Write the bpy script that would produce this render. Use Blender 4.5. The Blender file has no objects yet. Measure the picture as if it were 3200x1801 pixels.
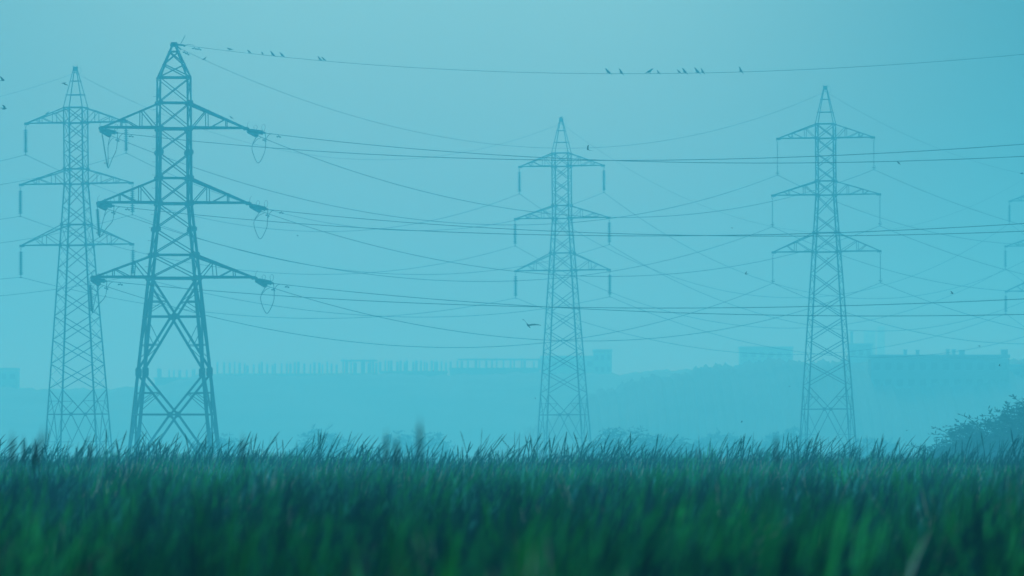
import bpy, math, random
import numpy as np
from mathutils import Vector, Matrix

random.seed(7)
rng = np.random.default_rng(11)
scene = bpy.context.scene
col = scene.collection

# ------------------------------------------------------------------ view
FOC, SENS = 300.0, 36.0
S = 3200 * FOC / SENS            # picture units (3200 wide) per radian
HZ = 1391.0                      # horizon line in those units
CZ = 3.0                         # camera height in metres


def W(x, y, d):
    return Vector(((x - 1600) * d / S, d, CZ + (HZ - y) * d / S))


# ------------------------------------------------------------------ materials
def material(name, base, rough=0.7, metal=0.0, noise=None, attr=None, spec=0.3):
    m = bpy.data.materials.new(name)
    m.use_nodes = True
    nt = m.node_tree
    b = nt.nodes['Principled BSDF']
    b.inputs['Base Color'].default_value = (*base, 1)
    b.inputs['Roughness'].default_value = rough
    b.inputs['Metallic'].default_value = metal
    b.inputs['Specular IOR Level'].default_value = spec
    if noise:
        scale, other = noise
        tc = nt.nodes.new('ShaderNodeTexCoord')
        n = nt.nodes.new('ShaderNodeTexNoise')
        n.inputs['Scale'].default_value = scale
        n.inputs['Detail'].default_value = 5
        r = nt.nodes.new('ShaderNodeValToRGB')
        r.color_ramp.elements[0].position = 0.35
        r.color_ramp.elements[1].position = 0.65
        r.color_ramp.elements[0].color = (*base, 1)
        r.color_ramp.elements[1].color = (*other, 1)
        nt.links.new(tc.outputs['Object'], n.inputs['Vector'])
        nt.links.new(n.outputs['Fac'], r.inputs['Fac'])
        nt.links.new(r.outputs['Color'], b.inputs['Base Color'])
    if attr:
        a = nt.nodes.new('ShaderNodeAttribute')
        a.attribute_name = attr
        nt.links.new(a.outputs['Color'], b.inputs['Base Color'])
    return m


M = {
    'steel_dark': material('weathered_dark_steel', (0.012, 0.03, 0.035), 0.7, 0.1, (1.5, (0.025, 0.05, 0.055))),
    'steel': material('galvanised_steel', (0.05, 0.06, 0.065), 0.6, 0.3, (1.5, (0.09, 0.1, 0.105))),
    'cable': material('aluminium_cable', (0.03, 0.035, 0.04), 0.6, 0.3),
    'porcelain': material('brown_porcelain', (0.015, 0.015, 0.018), 0.35, 0.0, (4.0, (0.03, 0.027, 0.027)), spec=0.3),
    'polymer': material('grey_polymer', (0.05, 0.055, 0.065), 0.6, 0.0, (6.0, (0.07, 0.075, 0.085))),
    'feather': material('black_feather', (0.008, 0.009, 0.011), 0.6, 0.0, (20.0, (0.016, 0.016, 0.018))),
    'gull': material('grey_feather', (0.01, 0.012, 0.014), 0.6, 0.0, (10.0, (0.02, 0.022, 0.025))),
    'concrete': material('raw_concrete', (0.25, 0.25, 0.24), 0.9, 0.0, (0.4, (0.34, 0.335, 0.32))),
    'render': material('grey_rendered_wall', (0.26, 0.26, 0.26), 0.9, 0.0, (0.3, (0.34, 0.33, 0.32))),
    'render_dark': material('dark_weathered_wall', (0.15, 0.155, 0.15), 0.9, 0.0, (0.3, (0.2, 0.2, 0.19))),
    'glass': material('dark_window', (0.02, 0.025, 0.03), 0.35, 0.0, spec=0.5, noise=(0.5, (0.025, 0.03, 0.035))),
    'bark': material('bark', (0.03, 0.025, 0.02), 0.9, 0.0, (3.0, (0.05, 0.04, 0.03))),
    'leaf': material('feathery_leaf', (0.008, 0.03, 0.016), 0.7, 0.0, (0.8, (0.035, 0.06, 0.02))),
    'reed': material('reed_blade', (0.04, 0.08, 0.02), 0.55, 0.0, attr='blade_color', spec=0.25),
    'stem': material('green_stem', (0.03, 0.17, 0.08), 0.7, 0.0, (8.0, (0.05, 0.2, 0.1))),
    'seedhead': material('brown_seed_head', (0.06, 0.05, 0.035), 0.95, 0.0, (30.0, (0.1, 0.085, 0.06))),
    'ground': material('marsh_ground', (0.03, 0.04, 0.025), 0.95, 0.0, (0.05, (0.06, 0.065, 0.04))),
    'hill': material('scrub_hill', (0.05, 0.055, 0.03), 0.95, 0.0, (0.05, (0.16, 0.13, 0.09))),
}


nt = M['reed'].node_tree
_b = nt.nodes['Principled BSDF']; _o = nt.nodes['Material Output']
_a = [n for n in nt.nodes if n.type == 'ATTRIBUTE'][0]
_t = nt.nodes.new('ShaderNodeBsdfTranslucent'); _m = nt.nodes.new('ShaderNodeMixShader')
_m.inputs[0].default_value = 0.5
nt.links.new(_a.outputs['Color'], _t.inputs['Color'])
nt.links.new(_b.outputs[0], _m.inputs[1]); nt.links.new(_t.outputs[0], _m.inputs[2])
nt.links.new(_m.outputs[0], _o.inputs['Surface'])


# ------------------------------------------------------------------ mesh builder
class MB:
    def __init__(self):
        self.v, self.f = [], []

    def _add(self, vs, fs):
        k = len(self.v)
        self.v += [tuple(p) for p in vs]
        self.f += [tuple(i + k for i in f) for f in fs]

    def box(self, c, sx, sy, sz):
        x, y, z = c
        hx, hy, hz = sx / 2, sy / 2, sz / 2
        vs = [(x + a * hx, y + b * hy, z + e * hz) for a in (-1, 1) for b in (-1, 1) for e in (-1, 1)]
        self._add(vs, [(0, 1, 3, 2), (4, 6, 7, 5), (0, 4, 5, 1), (2, 3, 7, 6), (0, 2, 6, 4), (1, 5, 7, 3)])

    def prism(self, p0, p1, prof, u, v):
        """extrude a 2D profile along p0-p1 with axes u, v"""
        n = len(prof)
        vs = [p0 + u * a + v * b for a, b in prof] + [p1 + u * a + v * b for a, b in prof]
        fs = [(i, (i + 1) % n, n + (i + 1) % n, n + i) for i in range(n)]
        fs += [tuple(range(n - 1, -1, -1)), tuple(range(n, 2 * n))]
        self._add(vs, fs)

    def angle(self, p0, p1, b, t, u, v):
        """rolled steel angle with its corner on the line p0-p1"""
        self.prism(Vector(p0), Vector(p1), [(0, 0), (b, 0), (b, t), (t, t), (t, b), (0, b)], Vector(u), Vector(v))

    def brace(self, p0, p1, b, nrm):
        """steel angle lying against a face with the given inward normal"""
        p0, p1 = Vector(p0), Vector(p1)
        d = (p1 - p0).normalized()
        n = Vector(nrm)
        n = (n - d * n.dot(d)).normalized()
        u = d.cross(n)
        t = max(0.012, b * 0.16)
        h = b / 2
        self.prism(p0, p1, [(-h, 0), (h, 0), (h, t), (-h + t, t), (-h + t, b * 0.8), (-h, b * 0.8)], u, n)

    def plate(self, c, w, h, th, u, nrm, cut=0.25):
        u, n = Vector(u).normalized(), Vector(nrm).normalized()
        v = n.cross(u)
        a, b, k = w / 2, h / 2, min(w, h) * cut
        pr = [(-a + k, -b), (a - k, -b), (a, -b + k), (a, b - k), (a - k, b), (-a + k, b), (-a, b - k), (-a, -b + k)]
        c = Vector(c)
        self.prism(c - n * th / 2, c + n * th / 2, pr, u, v)

    def tube(self, pts, r, n=6, caps=True):
        pts = [Vector(p) for p in pts]
        rs = r if isinstance(r, (list, tuple)) else [r] * len(pts)
        vs, fs = [], []
        for i, p in enumerate(pts):
            d = (pts[min(i + 1, len(pts) - 1)] - pts[max(i - 1, 0)]).normalized()
            a = Vector((0, 0, 1)) if abs(d.z) < 0.9 else Vector((1, 0, 0))
            u = d.cross(a).normalized()
            w = d.cross(u)
            for k in range(n):
                th = 2 * math.pi * k / n
                vs.append(p + (u * math.cos(th) + w * math.sin(th)) * rs[i])
        for i in range(len(pts) - 1):
            for k in range(n):
                fs.append((i * n + k, i * n + (k + 1) % n, (i + 1) * n + (k + 1) % n, (i + 1) * n + k))
        if caps:
            fs += [tuple(range(n - 1, -1, -1)), tuple(range((len(pts) - 1) * n, len(pts) * n))]
        self._add(vs, fs)

    def lathe(self, p0, axis, prof, n=10):
        """profile [(distance along axis, radius)]"""
        p0, ax = Vector(p0), Vector(axis).normalized()
        a = Vector((0, 0, 1)) if abs(ax.z) < 0.9 else Vector((1, 0, 0))
        u = ax.cross(a).normalized()
        w = ax.cross(u)
        vs, fs = [], []
        for s, r in prof:
            for k in range(n):
                th = 2 * math.pi * k / n
                vs.append(p0 + ax * s + (u * math.cos(th) + w * math.sin(th)) * r)
        for i in range(len(prof) - 1):
            for k in range(n):
                fs.append((i * n + k, i * n + (k + 1) % n, (i + 1) * n + (k + 1) % n, (i + 1) * n + k))
        fs += [tuple(range(n - 1, -1, -1)), tuple(range((len(prof) - 1) * n, len(prof) * n))]
        self._add(vs, fs)

    def ring(self, c, R, r, nrm, n=16, a0=0.0, a1=2 * math.pi):
        nrm = Vector(nrm).normalized()
        a = Vector((0, 0, 1)) if abs(nrm.z) < 0.9 else Vector((1, 0, 0))
        u = nrm.cross(a).normalized()
        w = nrm.cross(u)
        pts = [Vector(c) + (u * math.cos(a0 + (a1 - a0) * k / n) + w * math.sin(a0 + (a1 - a0) * k / n)) * R for k in range(n + 1)]
        self.tube(pts, r, 5)

    def build(self, name, mat, parent=None, smooth=False):
        me = bpy.data.meshes.new(name)
        me.from_pydata(self.v, [], self.f)
        if smooth:
            me.polygons.foreach_set('use_smooth', [True] * len(me.polygons))
        me.materials.append(mat)
        me.update()
        o = bpy.data.objects.new(name, me)
        col.objects.link(o)
        if parent:
            o.parent = parent
        return o


def tag(o, label=None, cat=None, group=None, kind=None):
    if label: o['label'] = label
    if cat: o['category'] = cat
    if group: o['group'] = group
    if kind: o['kind'] = kind
    return o


def empty(name, loc, rz=0.0):
    e = bpy.data.objects.new(name, None)
    e.empty_display_size = 1.0
    col.objects.link(e)
    e.location = loc
    e.rotation_euler = (0, 0, rz)
    return e


X, Y, Z = Vector((1, 0, 0)), Vector((0, 1, 0)), Vector((0, 0, 1))


def lerp(a, b, t):
    return a + (b - a) * t


# ------------------------------------------------------------------ pylons
FACES = [(Vector((1, 0, 0)), Vector((0, -1, 0))), (Vector((1, 0, 0)), Vector((0, 1, 0))),
         (Vector((0, 1, 0)), Vector((-1, 0, 0))), (Vector((0, 1, 0)), Vector((1, 0, 0)))]


def corner(face, side, w, z):
    """point on a face: side in -1..1 across, w half width"""
    t, n = face
    return t * (side * w) + n * w + Z * z


class Pylon:
    def __init__(self, name, loc, rz, label, group, mat, hw, lean=0.0):
        self.root = tag(empty(name, loc, rz), label, 'pylon', group)
        self.root.rotation_euler = (0, -lean, rz)
        self.mat, self.hw = mat, hw
        self.Mw = Matrix.Translation(Vector(loc)) @ Matrix.Rotation(rz, 4, 'Z') @ Matrix.Rotation(-lean, 4, 'Y')
        self.tips = {}

    def P(self, sx, sy, z):
        w = self.hw(z)
        return Vector((sx * w, sy * w, z))

    def legs(self, zs, b, zb, plates=(), psize=(0.5, 0.42), pegs=()):
        """zs: break levels; b: flange width or function of z"""
        self.leg = {}
        for sx in (-1, 1):
            for sy in (-1, 1):
                mb = MB()
                for z0, z1 in zip(zs[:-1], zs[1:]):
                    bb = b((z0 + z1) / 2)
                    mb.angle(self.P(sx, sy, z0), self.P(sx, sy, z1), bb, bb * 0.14, X * -sx, Y * -sy)
                lg = mb.build('leg', self.mat, self.root)
                self.leg[(sx, sy)] = lg
                for z in plates:
                    k = MB()
                    c = self.P(sx, sy, z)
                    pw, ph = psize
                    k.plate(c + Vector((-sx * pw * 0.28, sy * 0.012, 0)), pw, ph, 0.02, X, Y * sy)
                    k.plate(c + Vector((sx * 0.012, -sy * pw * 0.28, 0)), pw, ph, 0.02, Y, X * sx)
                    k.build('gusset_plate', self.mat, lg)
                # footing
                f = MB()
                c = self.P(sx, sy, zb)
                f.lathe(c - Z * 0.6, Z, [(0, 0.55), (0.55, 0.5), (0.75, 0.3), (1.0, 0.28)], 12)
                f.build('footing', M['concrete'], self.root)
        for z, sx, sy in pegs:
            k = MB()
            c = self.P(sx, sy, z)
            k.tube([c, c + X * sx * 0.26, c + Vector((sx * 0.26, 0, 0.03))], 0.018, 5)
            k.build('step_bolt', self.mat, self.leg[(sx, sy)])

    def xpanel(self, z0, z1, b, faces=FACES, plates=0.0, half=False):
        for fc in faces:
            mb = MB()
            n = -fc[1]
            w0, w1 = self.hw(z0), self.hw(z1)
            mb.brace(corner(fc, -1, w0, z0), corner(fc, 1, w1, z1), b, n)
            mb.brace(corner(fc, 1, w0, z0) + n * b * 0.9, corner(fc, -1, w1, z1) + n * b * 0.9, b, n)
            o = mb.build('cross_brace', self.mat, self.root)

    def belt(self, z, b, faces=FACES, name='belt_strut'):
        for fc in faces:
            mb = MB()
            w = self.hw(z)
            mb.brace(corner(fc, -1, w, z) - fc[1] * 0.03, corner(fc, 1, w, z) - fc[1] * 0.03, b, -fc[1])
            mb.build(name, self.mat, self.root)

    def vpanel(self, zc, zl, b, subs=(), bs=0.05, plate=0.0, name='k_brace'):
        """braces from both legs at zl to the face centre at zc, with small secondary members"""
        for fc in FACES:
            mb = MB()
            n = -fc[1]
            wc, wl = self.hw(zc), self.hw(zl)
            for s in (-1, 1):
                c = corner(fc, 0.0, wc, zc) + fc[0] * s * 0.03
                l = corner(fc, s, wl, zl)
                mb.brace(c, l, b, n)
            o = mb.build(name, self.mat, self.root)
            for s in (-1, 1):
                sb = MB()
                for tz, tz2 in subs:
                    q = lerp(corner(fc, s, wl, zl), corner(fc, 0, wc, zc), tz)
                    zq = q.z
                    wq = self.hw(zq)
                    sb.brace(q, corner(fc, s, wq, zq), bs, n)
                    z2 = lerp(zl, zc, tz2)
                    sb.brace(q, corner(fc, s, self.hw(z2), z2), bs, n)
                if sb.v:
                    sb.build('secondary_brace', self.mat, o)

    def center_plates(self, z, size):
        for fc in FACES:
            k = MB()
            k.plate(corner(fc, 0, self.hw(z), z) + fc[1] * 0.012, size, size * 1.05, 0.02, fc[0], fc[1], 0.3)
            k.build('gusset_plate', self.mat, self.root)

    def arm(self, key, side, a, zb, zt, fr, b_ch, b_w, sub=None, rise=0.0):
        """triangular crossarm; fr = panel fractions along the arm"""
        wb, wt = self.hw(zb), self.hw(zt)
        tip = Vector((side * a, 0, zb + rise))
        web = MB()
        lo = lambda sy, f: lerp(Vector((side * wb, sy * wb, zb)), tip + Y * sy * 0.07, f)
        up = lambda sy, f: lerp(Vector((side * wt, sy * wt, zt)), tip + Y * sy * 0.07 + Z * 0.1, f)
        for sy in (-1, 1):
            n = Y * -sy
            prev = 0.0
            for f in fr:
                web.brace(lo(sy, f), up(sy, f), b_w, n)
                web.brace(up(sy, f), lo(sy, prev + 0.015), b_w, n)
                prev = f
            if sub:
                web.brace(up(sy, sub), lo(sy, prev), b_w, n)
        fl = [0.0] + list(fr) + [0.85]
        for i, (f0, f1) in enumerate(zip(fl[:-1], fl[1:])):
            s = 1 if i % 2 else -1
            web.brace(lo(s, f0), lo(-s, f1), b_w * 0.9, Z)
            web.brace(up(-s, f0), up(s, f1), b_w * 0.9, -Z)
        o = web.build('crossarm', self.mat, self.root)
        for sy in (-1, 1):
            c1 = MB()
            c1.angle(lo(sy, 0), lo(sy, 1), b_ch, b_ch * 0.15, Y * -sy, Z)
            c1.build('lower_chord', self.mat, o)
            c2 = MB()
            c2.angle(up(sy, 0), up(sy, 1), b_ch * 0.9, b_ch * 0.14, Y * -sy, -Z)
            c2.build('upper_chord', self.mat, o)
        k = MB()
        k.plate(tip + Vector((-side * 0.12, 0, 0.02)), 0.5, 0.24, 0.18, X, Y, 0.2)
        k.build('tip_plate', self.mat, o)
        self.tips[key] = self.Mw @ (tip - Z * 0.1)
        return o


# levels of the suspension pylons, in metres above their base
LD = 848
zl = lambda y: CZ + (HZ - y) * LD / S


def suspension_pylon(loc, rz, label, mat, lean, reach=1.0):
    zk = zl(576)
    slope = 0.0652

    def hw(z):
        if z >= zl(336):
            return lerp(1.015, 0.16, min(1, (z - zl(336)) / (zl(212) - zl(336))))
        if z >= zk:
            return 1.015
        return 1.015 + (zk - z) * slope
    p = Pylon('suspension_pylon', loc, rz, label, 'suspension pylons in the mist', mat, hw, lean)
    top, a1t, a1b = zl(212), zl(336), zl(385)
    a2t, a2b, a3t, a3b = zl(528), zl(576), zl(702), zl(767)
    n1, n2 = zl(435), zl(480)
    n3 = zl(644)
    low = [zl(y) for y in (767, 840, 916, 989, 1063, 1138, 1215.5)]
    belt = zl(1295)
    base = -0.1
    p.legs([base, belt, low[-1], a3b, zk, a1t], lambda z: 0.15 if z < zk else 0.13, 0,
           plates=[a2t, a2b, a3t, a3b, a1b], psize=(0.36, 0.3))
    # peak
    pk = MB()
    for sx in (-1, 1):
        for sy in (-1, 1):
            pk.angle(p.P(sx, sy, a1t), p.P(sx, sy, top), 0.085, 0.014, X * -sx, Y * -sy)
    po = pk.build('peak', mat, p.root)
    for y in (254, 297):
        k = MB()
        z = zl(y)
        for fc in FACES:
            k.brace(corner(fc, -1.1, hw(z), z), corner(fc, 1.1, hw(z), z), 0.08, -fc[1])
        k.build('peak_strut', mat, po)
    k = MB()
    k.box((0, 0, top + 0.02), 0.42, 0.36, 0.16)
    k.plate((0, 0.19, top - 0.14), 0.4, 0.3, 0.02, X, Y)
    k.plate((0, -0.19, top - 0.14), 0.4, 0.3, 0.02, X, Y)
    k.tube([(-0.1, 0, top + 0.05), (-0.24, 0, top + 0.19), (-0.33, 0, top + 0.17)], 0.025, 5)
    k.tube([(0.1, 0, top + 0.05), (0.24, 0, top + 0.19), (0.33, 0, top + 0.17)], 0.025, 5)
    k.build('peak_cap', mat, po)
    k = MB()
    k.tube([(0, 0, top - 0.1), (0, 0, top - 0.45)], 0.03, 5)
    k.tube([(0, -0.25, top - 0.48), (0, 0.25, top - 0.48)], 0.045, 6)
    k.tube([(0.1, 0, top - 0.05), (0.5, 0, top + 0.05), (0.62, 0, top - 0.3), (0.5, 0, top - 0.6), (0.15, 0, top - 0.7)], 0.016, 5)
    k.build('earth_wire_clamp', mat, po)
    p.tips['G'] = p.Mw @ Vector((0, 0, top - 0.5))
    # body panels; the two side faces carry panels of half the height
    fb, sd = FACES[:2], FACES[2:]
    main = [a1t, a1b, n1, n2, a2t, a2b, n3, a3t, a3b] + low[1:]
    for z0, z1 in zip(main[:-1], main[1:]):
        p.xpanel(z1, z0, 0.075, fb)
        if z0 < a2b + 0.1 and not (abs(z0 - a3t) < 0.01):
            zm = (z0 + z1) / 2
            p.xpanel(z1, zm, 0.06, sd)
            p.xpanel(zm, z0, 0.06, sd)
        else:
            p.xpanel(z1, z0, 0.06, sd)
    for z in (a1t, a1b, a2t, a2b, a3t, a3b):
        p.belt(z, 0.1)
    p.belt(belt, 0.1)
    p.vpanel(belt, low[-1], 0.085, subs=[(0.48, 0.97)], bs=0.05)
    p.vpanel(belt, 0.6, 0.085, subs=[(0.5, 0.97)], bs=0.05)
    p.center_plates(belt, 0.34)
    for key, side in (('L', -1), ('R', 1)):
        p.arm('1' + key, side, 5.2 * reach, a1b, a1t, (0.28, 0.62), 0.12, 0.06, 0.75)
        p.arm('2' + key, side, 5.8 * reach, a2b, a2t, (0.28, 0.62), 0.12, 0.06, 0.75)
        p.arm('3' + key, side, 5.8 * reach, a3b, a3t, (0.45,), 0.12, 0.06, 0.67)
    return p


ND = 720
zn = lambda y: CZ + (HZ - y) * ND / S


def tension_pylon(loc, rz, label, mat):
    zk = zn(637)
    m = ND / S

    def hw(z):
        y = HZ - (z - CZ) / m
        if y <= 243:
            return lerp(50.0, 6.0, min(1, (243 - y) / (243 - 140))) * m
        if y <= 637:
            return lerp(50.0, 53.8, (y - 243) / (637 - 243)) * m
        return (53.8 + (y - 637) * 0.102) * m
    p = Pylon('tension_pylon', loc, rz, label, None, mat, hw)
    ys = (243, 322, 403, 477, 557, 637, 717, 797, 870)
    L = [zn(y) for y in ys]
    top = zn(138)
    b1, b2 = zn(990), zn(1296)
    q1 = zn(1164)
    base = -0.1
    pegs = [(zn(y), -1, 1) for y in range(300, 870, 41)]
    p.legs([base, b2, q1, b1, L[-1], zk, L[2], L[0]], lambda z: 0.28 if z < L[-1] else (0.24 if z < L[2] - 0.1 else 0.15), 0,
           plates=L[2:], psize=(0.52, 0.46), pegs=pegs)
    for (sx, sy), lg in p.leg.items():
        for z in (L[1],):
            k = MB()
            c = p.P(sx, sy, z)
            k.plate(c + Vector((-sx * 0.1, sy * 0.012, 0)), 0.45, 0.36, 0.02, X, Y * sy)
            k.build('gusset_plate', mat, lg)
        k = MB()
        c = p.P(sx, sy, q1)
        k.plate(c + Vector((-sx * 0.2, sy * 0.012, 0)), 0.55, 0.85, 0.03, X, Y * sy)
        k.plate(c + Vector((sx * 0.012, -sy * 0.2, 0)), 0.55, 0.85, 0.03, Y, X * sx)
        k.build('gusset_plate', mat, lg)
    # pointed peak
    pk = MB()
    for sx in (-1, 1):
        for sy in (-1, 1):
            pk.angle(p.P(sx, sy, L[0]), p.P(sx, sy, top), 0.15, 0.022, X * -sx, Y * -sy)
    po = pk.build('peak', mat, p.root)
    zc, zm = zn(162), zn(202.5)
    k = MB()
    for fc in FACES:
        k.brace(corner(fc, -1.1, hw(zc), zc), corner(fc, 1.1, hw(zc), zc), 0.13, -fc[1])
    k.build('peak_strut', mat, po)
    for z0, z1 in ((zm, zc), (L[0], zm)):
        for fc in FACES:
            k = MB()
            n = -fc[1]
            k.brace(corner(fc, -1, hw(z0), z0), corner(fc, 1, hw(z1), z1), 0.1, n)
            k.brace(corner(fc, 1, hw(z0), z0) + n * 0.09, corner(fc, -1, hw(z1), z1) + n * 0.09, 0.1, n)
            k.build('cross_brace', mat, po)
    k = MB()
    k.box((0, 0, top), 0.5, 0.42, 0.3)
    k.plate((0, -0.22, top - 0.1), 0.7, 0.3, 0.03, X, Y)
    k.build('peak_cap', mat, po)
    k = MB()
    k.tube([(0.3, 0, top - 0.05), (0.75, -0.1, top - 0.1), (0.95, -0.15, top - 0.18)], 0.09, 6)
    k.tube([(0.55, 0, top - 0.05), (0.62, 0, top + 0.1), (0.95, -0.1, top + 0.72)], 0.03, 5)
    k.tube([(0.3, 0.1, top - 0.2), (0.62, 0.2, top - 0.45)], 0.06, 6)
    k.tube([(0.9, -0.1, top - 0.1), (1.2, -0.2, top - 0.02), (1.7, -0.3, top - 0.12)], 0.02, 5)
    k.build('earth_wire_clamp', mat, po)
    p.tips['GA'] = p.Mw @ Vector((0.95, -0.15, top - 0.12))
    p.tips['GB'] = p.Mw @ Vector((0.62, 0.2, top - 0.4))
    # body
    for z0, z1 in zip(L[:-1], L[1:]):
        p.xpanel(z1, z0, 0.075 if z0 > L[2] - 0.1 else 0.09)
    for i in (0, 1, 2, 4, 5, 7, 8):
        p.belt(L[i], 0.2 if i in (2, 5, 8) else 0.13)
    p.belt(b1, 0.14)
    p.belt(b2, 0.14)
    p.vpanel(b1, L[-1], 0.2, subs=[(0.62, 0.93), (0.6, 0.28)], bs=0.06)
    p.vpanel(b1, q1, 0.2, subs=[(0.5, 0.95), (0.48, 0.22)], bs=0.06)
    p.vpanel(b2, q1, 0.19, subs=[(0.5, 0.95), (0.48, 0.8)], bs=0.06)
    p.vpanel(b2, 0.2, 0.19, subs=[(0.5, 0.95), (0.48, 0.8)], bs=0.06)
    p.center_plates(b1, 0.46)
    p.center_plates(b2, 0.46)
    for key, side in (('L', -1), ('R', 1)):
        for i, (zb, zt, a) in enumerate(((L[2], L[1], 6.25), (L[5], L[4], 6.45), (L[8], L[7], 6.95))):
            p.arm(f'{i+1}{key}', side, a, zb, zt, (0.29, 0.63), 0.2, 0.085)
    return p


def base_of(x, d, z0):
    return Vector(((x - 1600) * d / S, d, z0))


rad = math.radians
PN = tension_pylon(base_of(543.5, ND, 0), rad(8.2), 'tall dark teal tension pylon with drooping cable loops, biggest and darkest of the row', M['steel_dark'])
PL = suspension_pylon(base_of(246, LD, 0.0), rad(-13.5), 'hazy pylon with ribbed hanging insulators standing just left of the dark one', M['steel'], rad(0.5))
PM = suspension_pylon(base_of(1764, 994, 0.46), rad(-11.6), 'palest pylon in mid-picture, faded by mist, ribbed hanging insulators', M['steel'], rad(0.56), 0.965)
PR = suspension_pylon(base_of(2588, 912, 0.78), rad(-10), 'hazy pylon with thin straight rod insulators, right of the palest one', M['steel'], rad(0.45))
PX = suspension_pylon(base_of(3281, 1148, 0.85), rad(-12), 'faint pylon cut off by the right edge, only its left arms showing', M['steel'], rad(0.5))

ORD = {'1': 'top', '2': 'middle', '3': 'bottom'}
SIDE = {'L': 'left', 'R': 'right'}
WHO = {'N': 'the big dark pylon', 'L': 'the leftmost pylon', 'M': 'the palest pylon',
       'R': 'the rod-insulator pylon', 'X': 'the right-edge pylon'}


# ------------------------------------------------------------------ insulators
def disc_profile(n, pitch, R, core=0.07):
    pr = [(0, core)]
    for i in range(n):
        s = i * pitch
        pr += [(s + pitch * 0.12, core), (s + pitch * 0.34, R * 0.55), (s + pitch * 0.62, R), (s + pitch * 0.72, R * 0.95), (s + pitch * 0.76, core * 1.3)]
    pr.append((n * pitch, core))
    return pr


def hanging_discs(tip, length, label, group, R=0.25):
    e = tag(empty('insulator_string', tip), label, 'insulator', group)
    hk = 0.42
    h = MB()
    h.tube([(-0.1, 0, 0.05), (-0.07, 0, -0.12), (0, 0, -0.3), (0, 0, -hk)], 0.022, 5)
    h.tube([(0.1, 0, 0.05), (0.07, 0, -0.12), (0, 0, -0.3)], 0.022, 5)
    h.build('hanger', M['steel'], e)
    n = 12
    pitch = (length - hk - 0.22) / n
    d = MB()
    d.lathe((0, 0, -hk), -Z, disc_profile(n, pitch, R), 12)
    d.build('disc_stack', M['porcelain'], e, True)
    g = MB()
    g.ring((0.02, 0, -length + 0.42), 0.2, 0.018, (0.25, 0, 1))
    g.build('grading_ring', M['steel'], e)
    c = MB()
    c.tube([(-0.1, -0.32, -length - 0.05), (0, 0, -length), (0.1, 0.32, -length - 0.05)], [0.035, 0.07, 0.035], 6)
    c.tube([(0, 0, -length + 0.24), (0, 0, -length)], 0.04, 6)
    c.build('clamp', M['steel'], e)
    return tip - Z * length


def hanging_rod(tip, length, label, group):
    e = tag(empty('insulator_rod', tip), label, 'insulator', group)
    h = MB()
    h.tube([(-0.1, 0, 0.05), (-0.07, 0, -0.14), (0, 0, -0.32), (0, 0, -0.42)], 0.02, 5)
    h.tube([(0.1, 0, 0.05), (0.07, 0, -0.14), (0, 0, -0.32)], 0.02, 5)
    h.build('hanger', M['steel'], e)
    d = MB()
    n = 38
    d.lathe((0, 0, -0.4), -Z, disc_profile(n, (length - 0.62) / n, 0.058, 0.03), 8)
    d.build('rod', M['polymer'], e, True)
    g = MB()
    g.ring((0, 0, -length + 0.2), 0.19, 0.024, (0.2, 0.1, 1))
    g.tube([(0.19, 0, -length + 0.2), (0.16, 0, -length + 0.42), (0.02, 0, -length + 0.44)], 0.016, 5)
    g.build('grading_ring', M['steel'], e)
    c = MB()
    c.tube([(-0.1, -0.34, -length - 0.05), (0, 0, -length), (0.1, 0.34, -length - 0.05)], [0.03, 0.065, 0.03], 6)
    c.tube([(0, 0, -length + 0.24), (0, 0, -length)], 0.04, 6)
    c.build('clamp', M['steel'], e)
    return tip - Z * length


def lean_discs(tip, end, label, group, R, horn):
    """strain string pulled out from the tip towards a cable"""
    e = tag(empty('strain_insulator', tip), label, 'insulator', group)
    v = end - tip
    ln = v.length
    d = v.normalized()
    h = MB()
    h.tube([(0, 0, 0), d * 0.32], 0.05, 6)
    h.build('shackle', M['steel_dark'], e)
    n = 14
    pitch = (ln - 0.55) / n
    k = MB()
    k.lathe(d * 0.3, d, disc_profile(n, pitch, R, R * 0.32), 14)
    k.build('disc_stack', M['porcelain'], e, True)
    c = MB()
    c.tube([d * (ln - 0.25), d * (ln - 0.1), d * (ln + 0.05)], [0.06, 0.1, 0.05], 8)
    c.build('dead_end_clamp', M['steel_dark'], e)
    if horn:
        side = Vector((0.1, 0, 1))
        for f, s in ((0.45, 0.36), (0.9, 0.55)):
            q = d * ln * f
            k = MB()
            k.tube([q + Z * R * 0.8 - X * 0.1, q + Z * (R + s * 0.6) - X * 0.16, q + Z * (R + s) - X * 0.02, q + Z * (R + s * 0.9) + X * 0.1,
                    q + Z * (R + s * 0.5) + X * 0.16, q + Z * R * 0.8 + X * 0.06], 0.02, 6)
            k.build('arcing_horn', M['steel_dark'], e)
        k = MB()
        k.tube([(0.02, 0, 0.0), (-0.02, 0, 0.35), (0.02, 0, 0.62), (0.16, 0, 0.78)], 0.018, 5)
        k.build('arcing_horn', M['steel_dark'], e)
    return end


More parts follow.
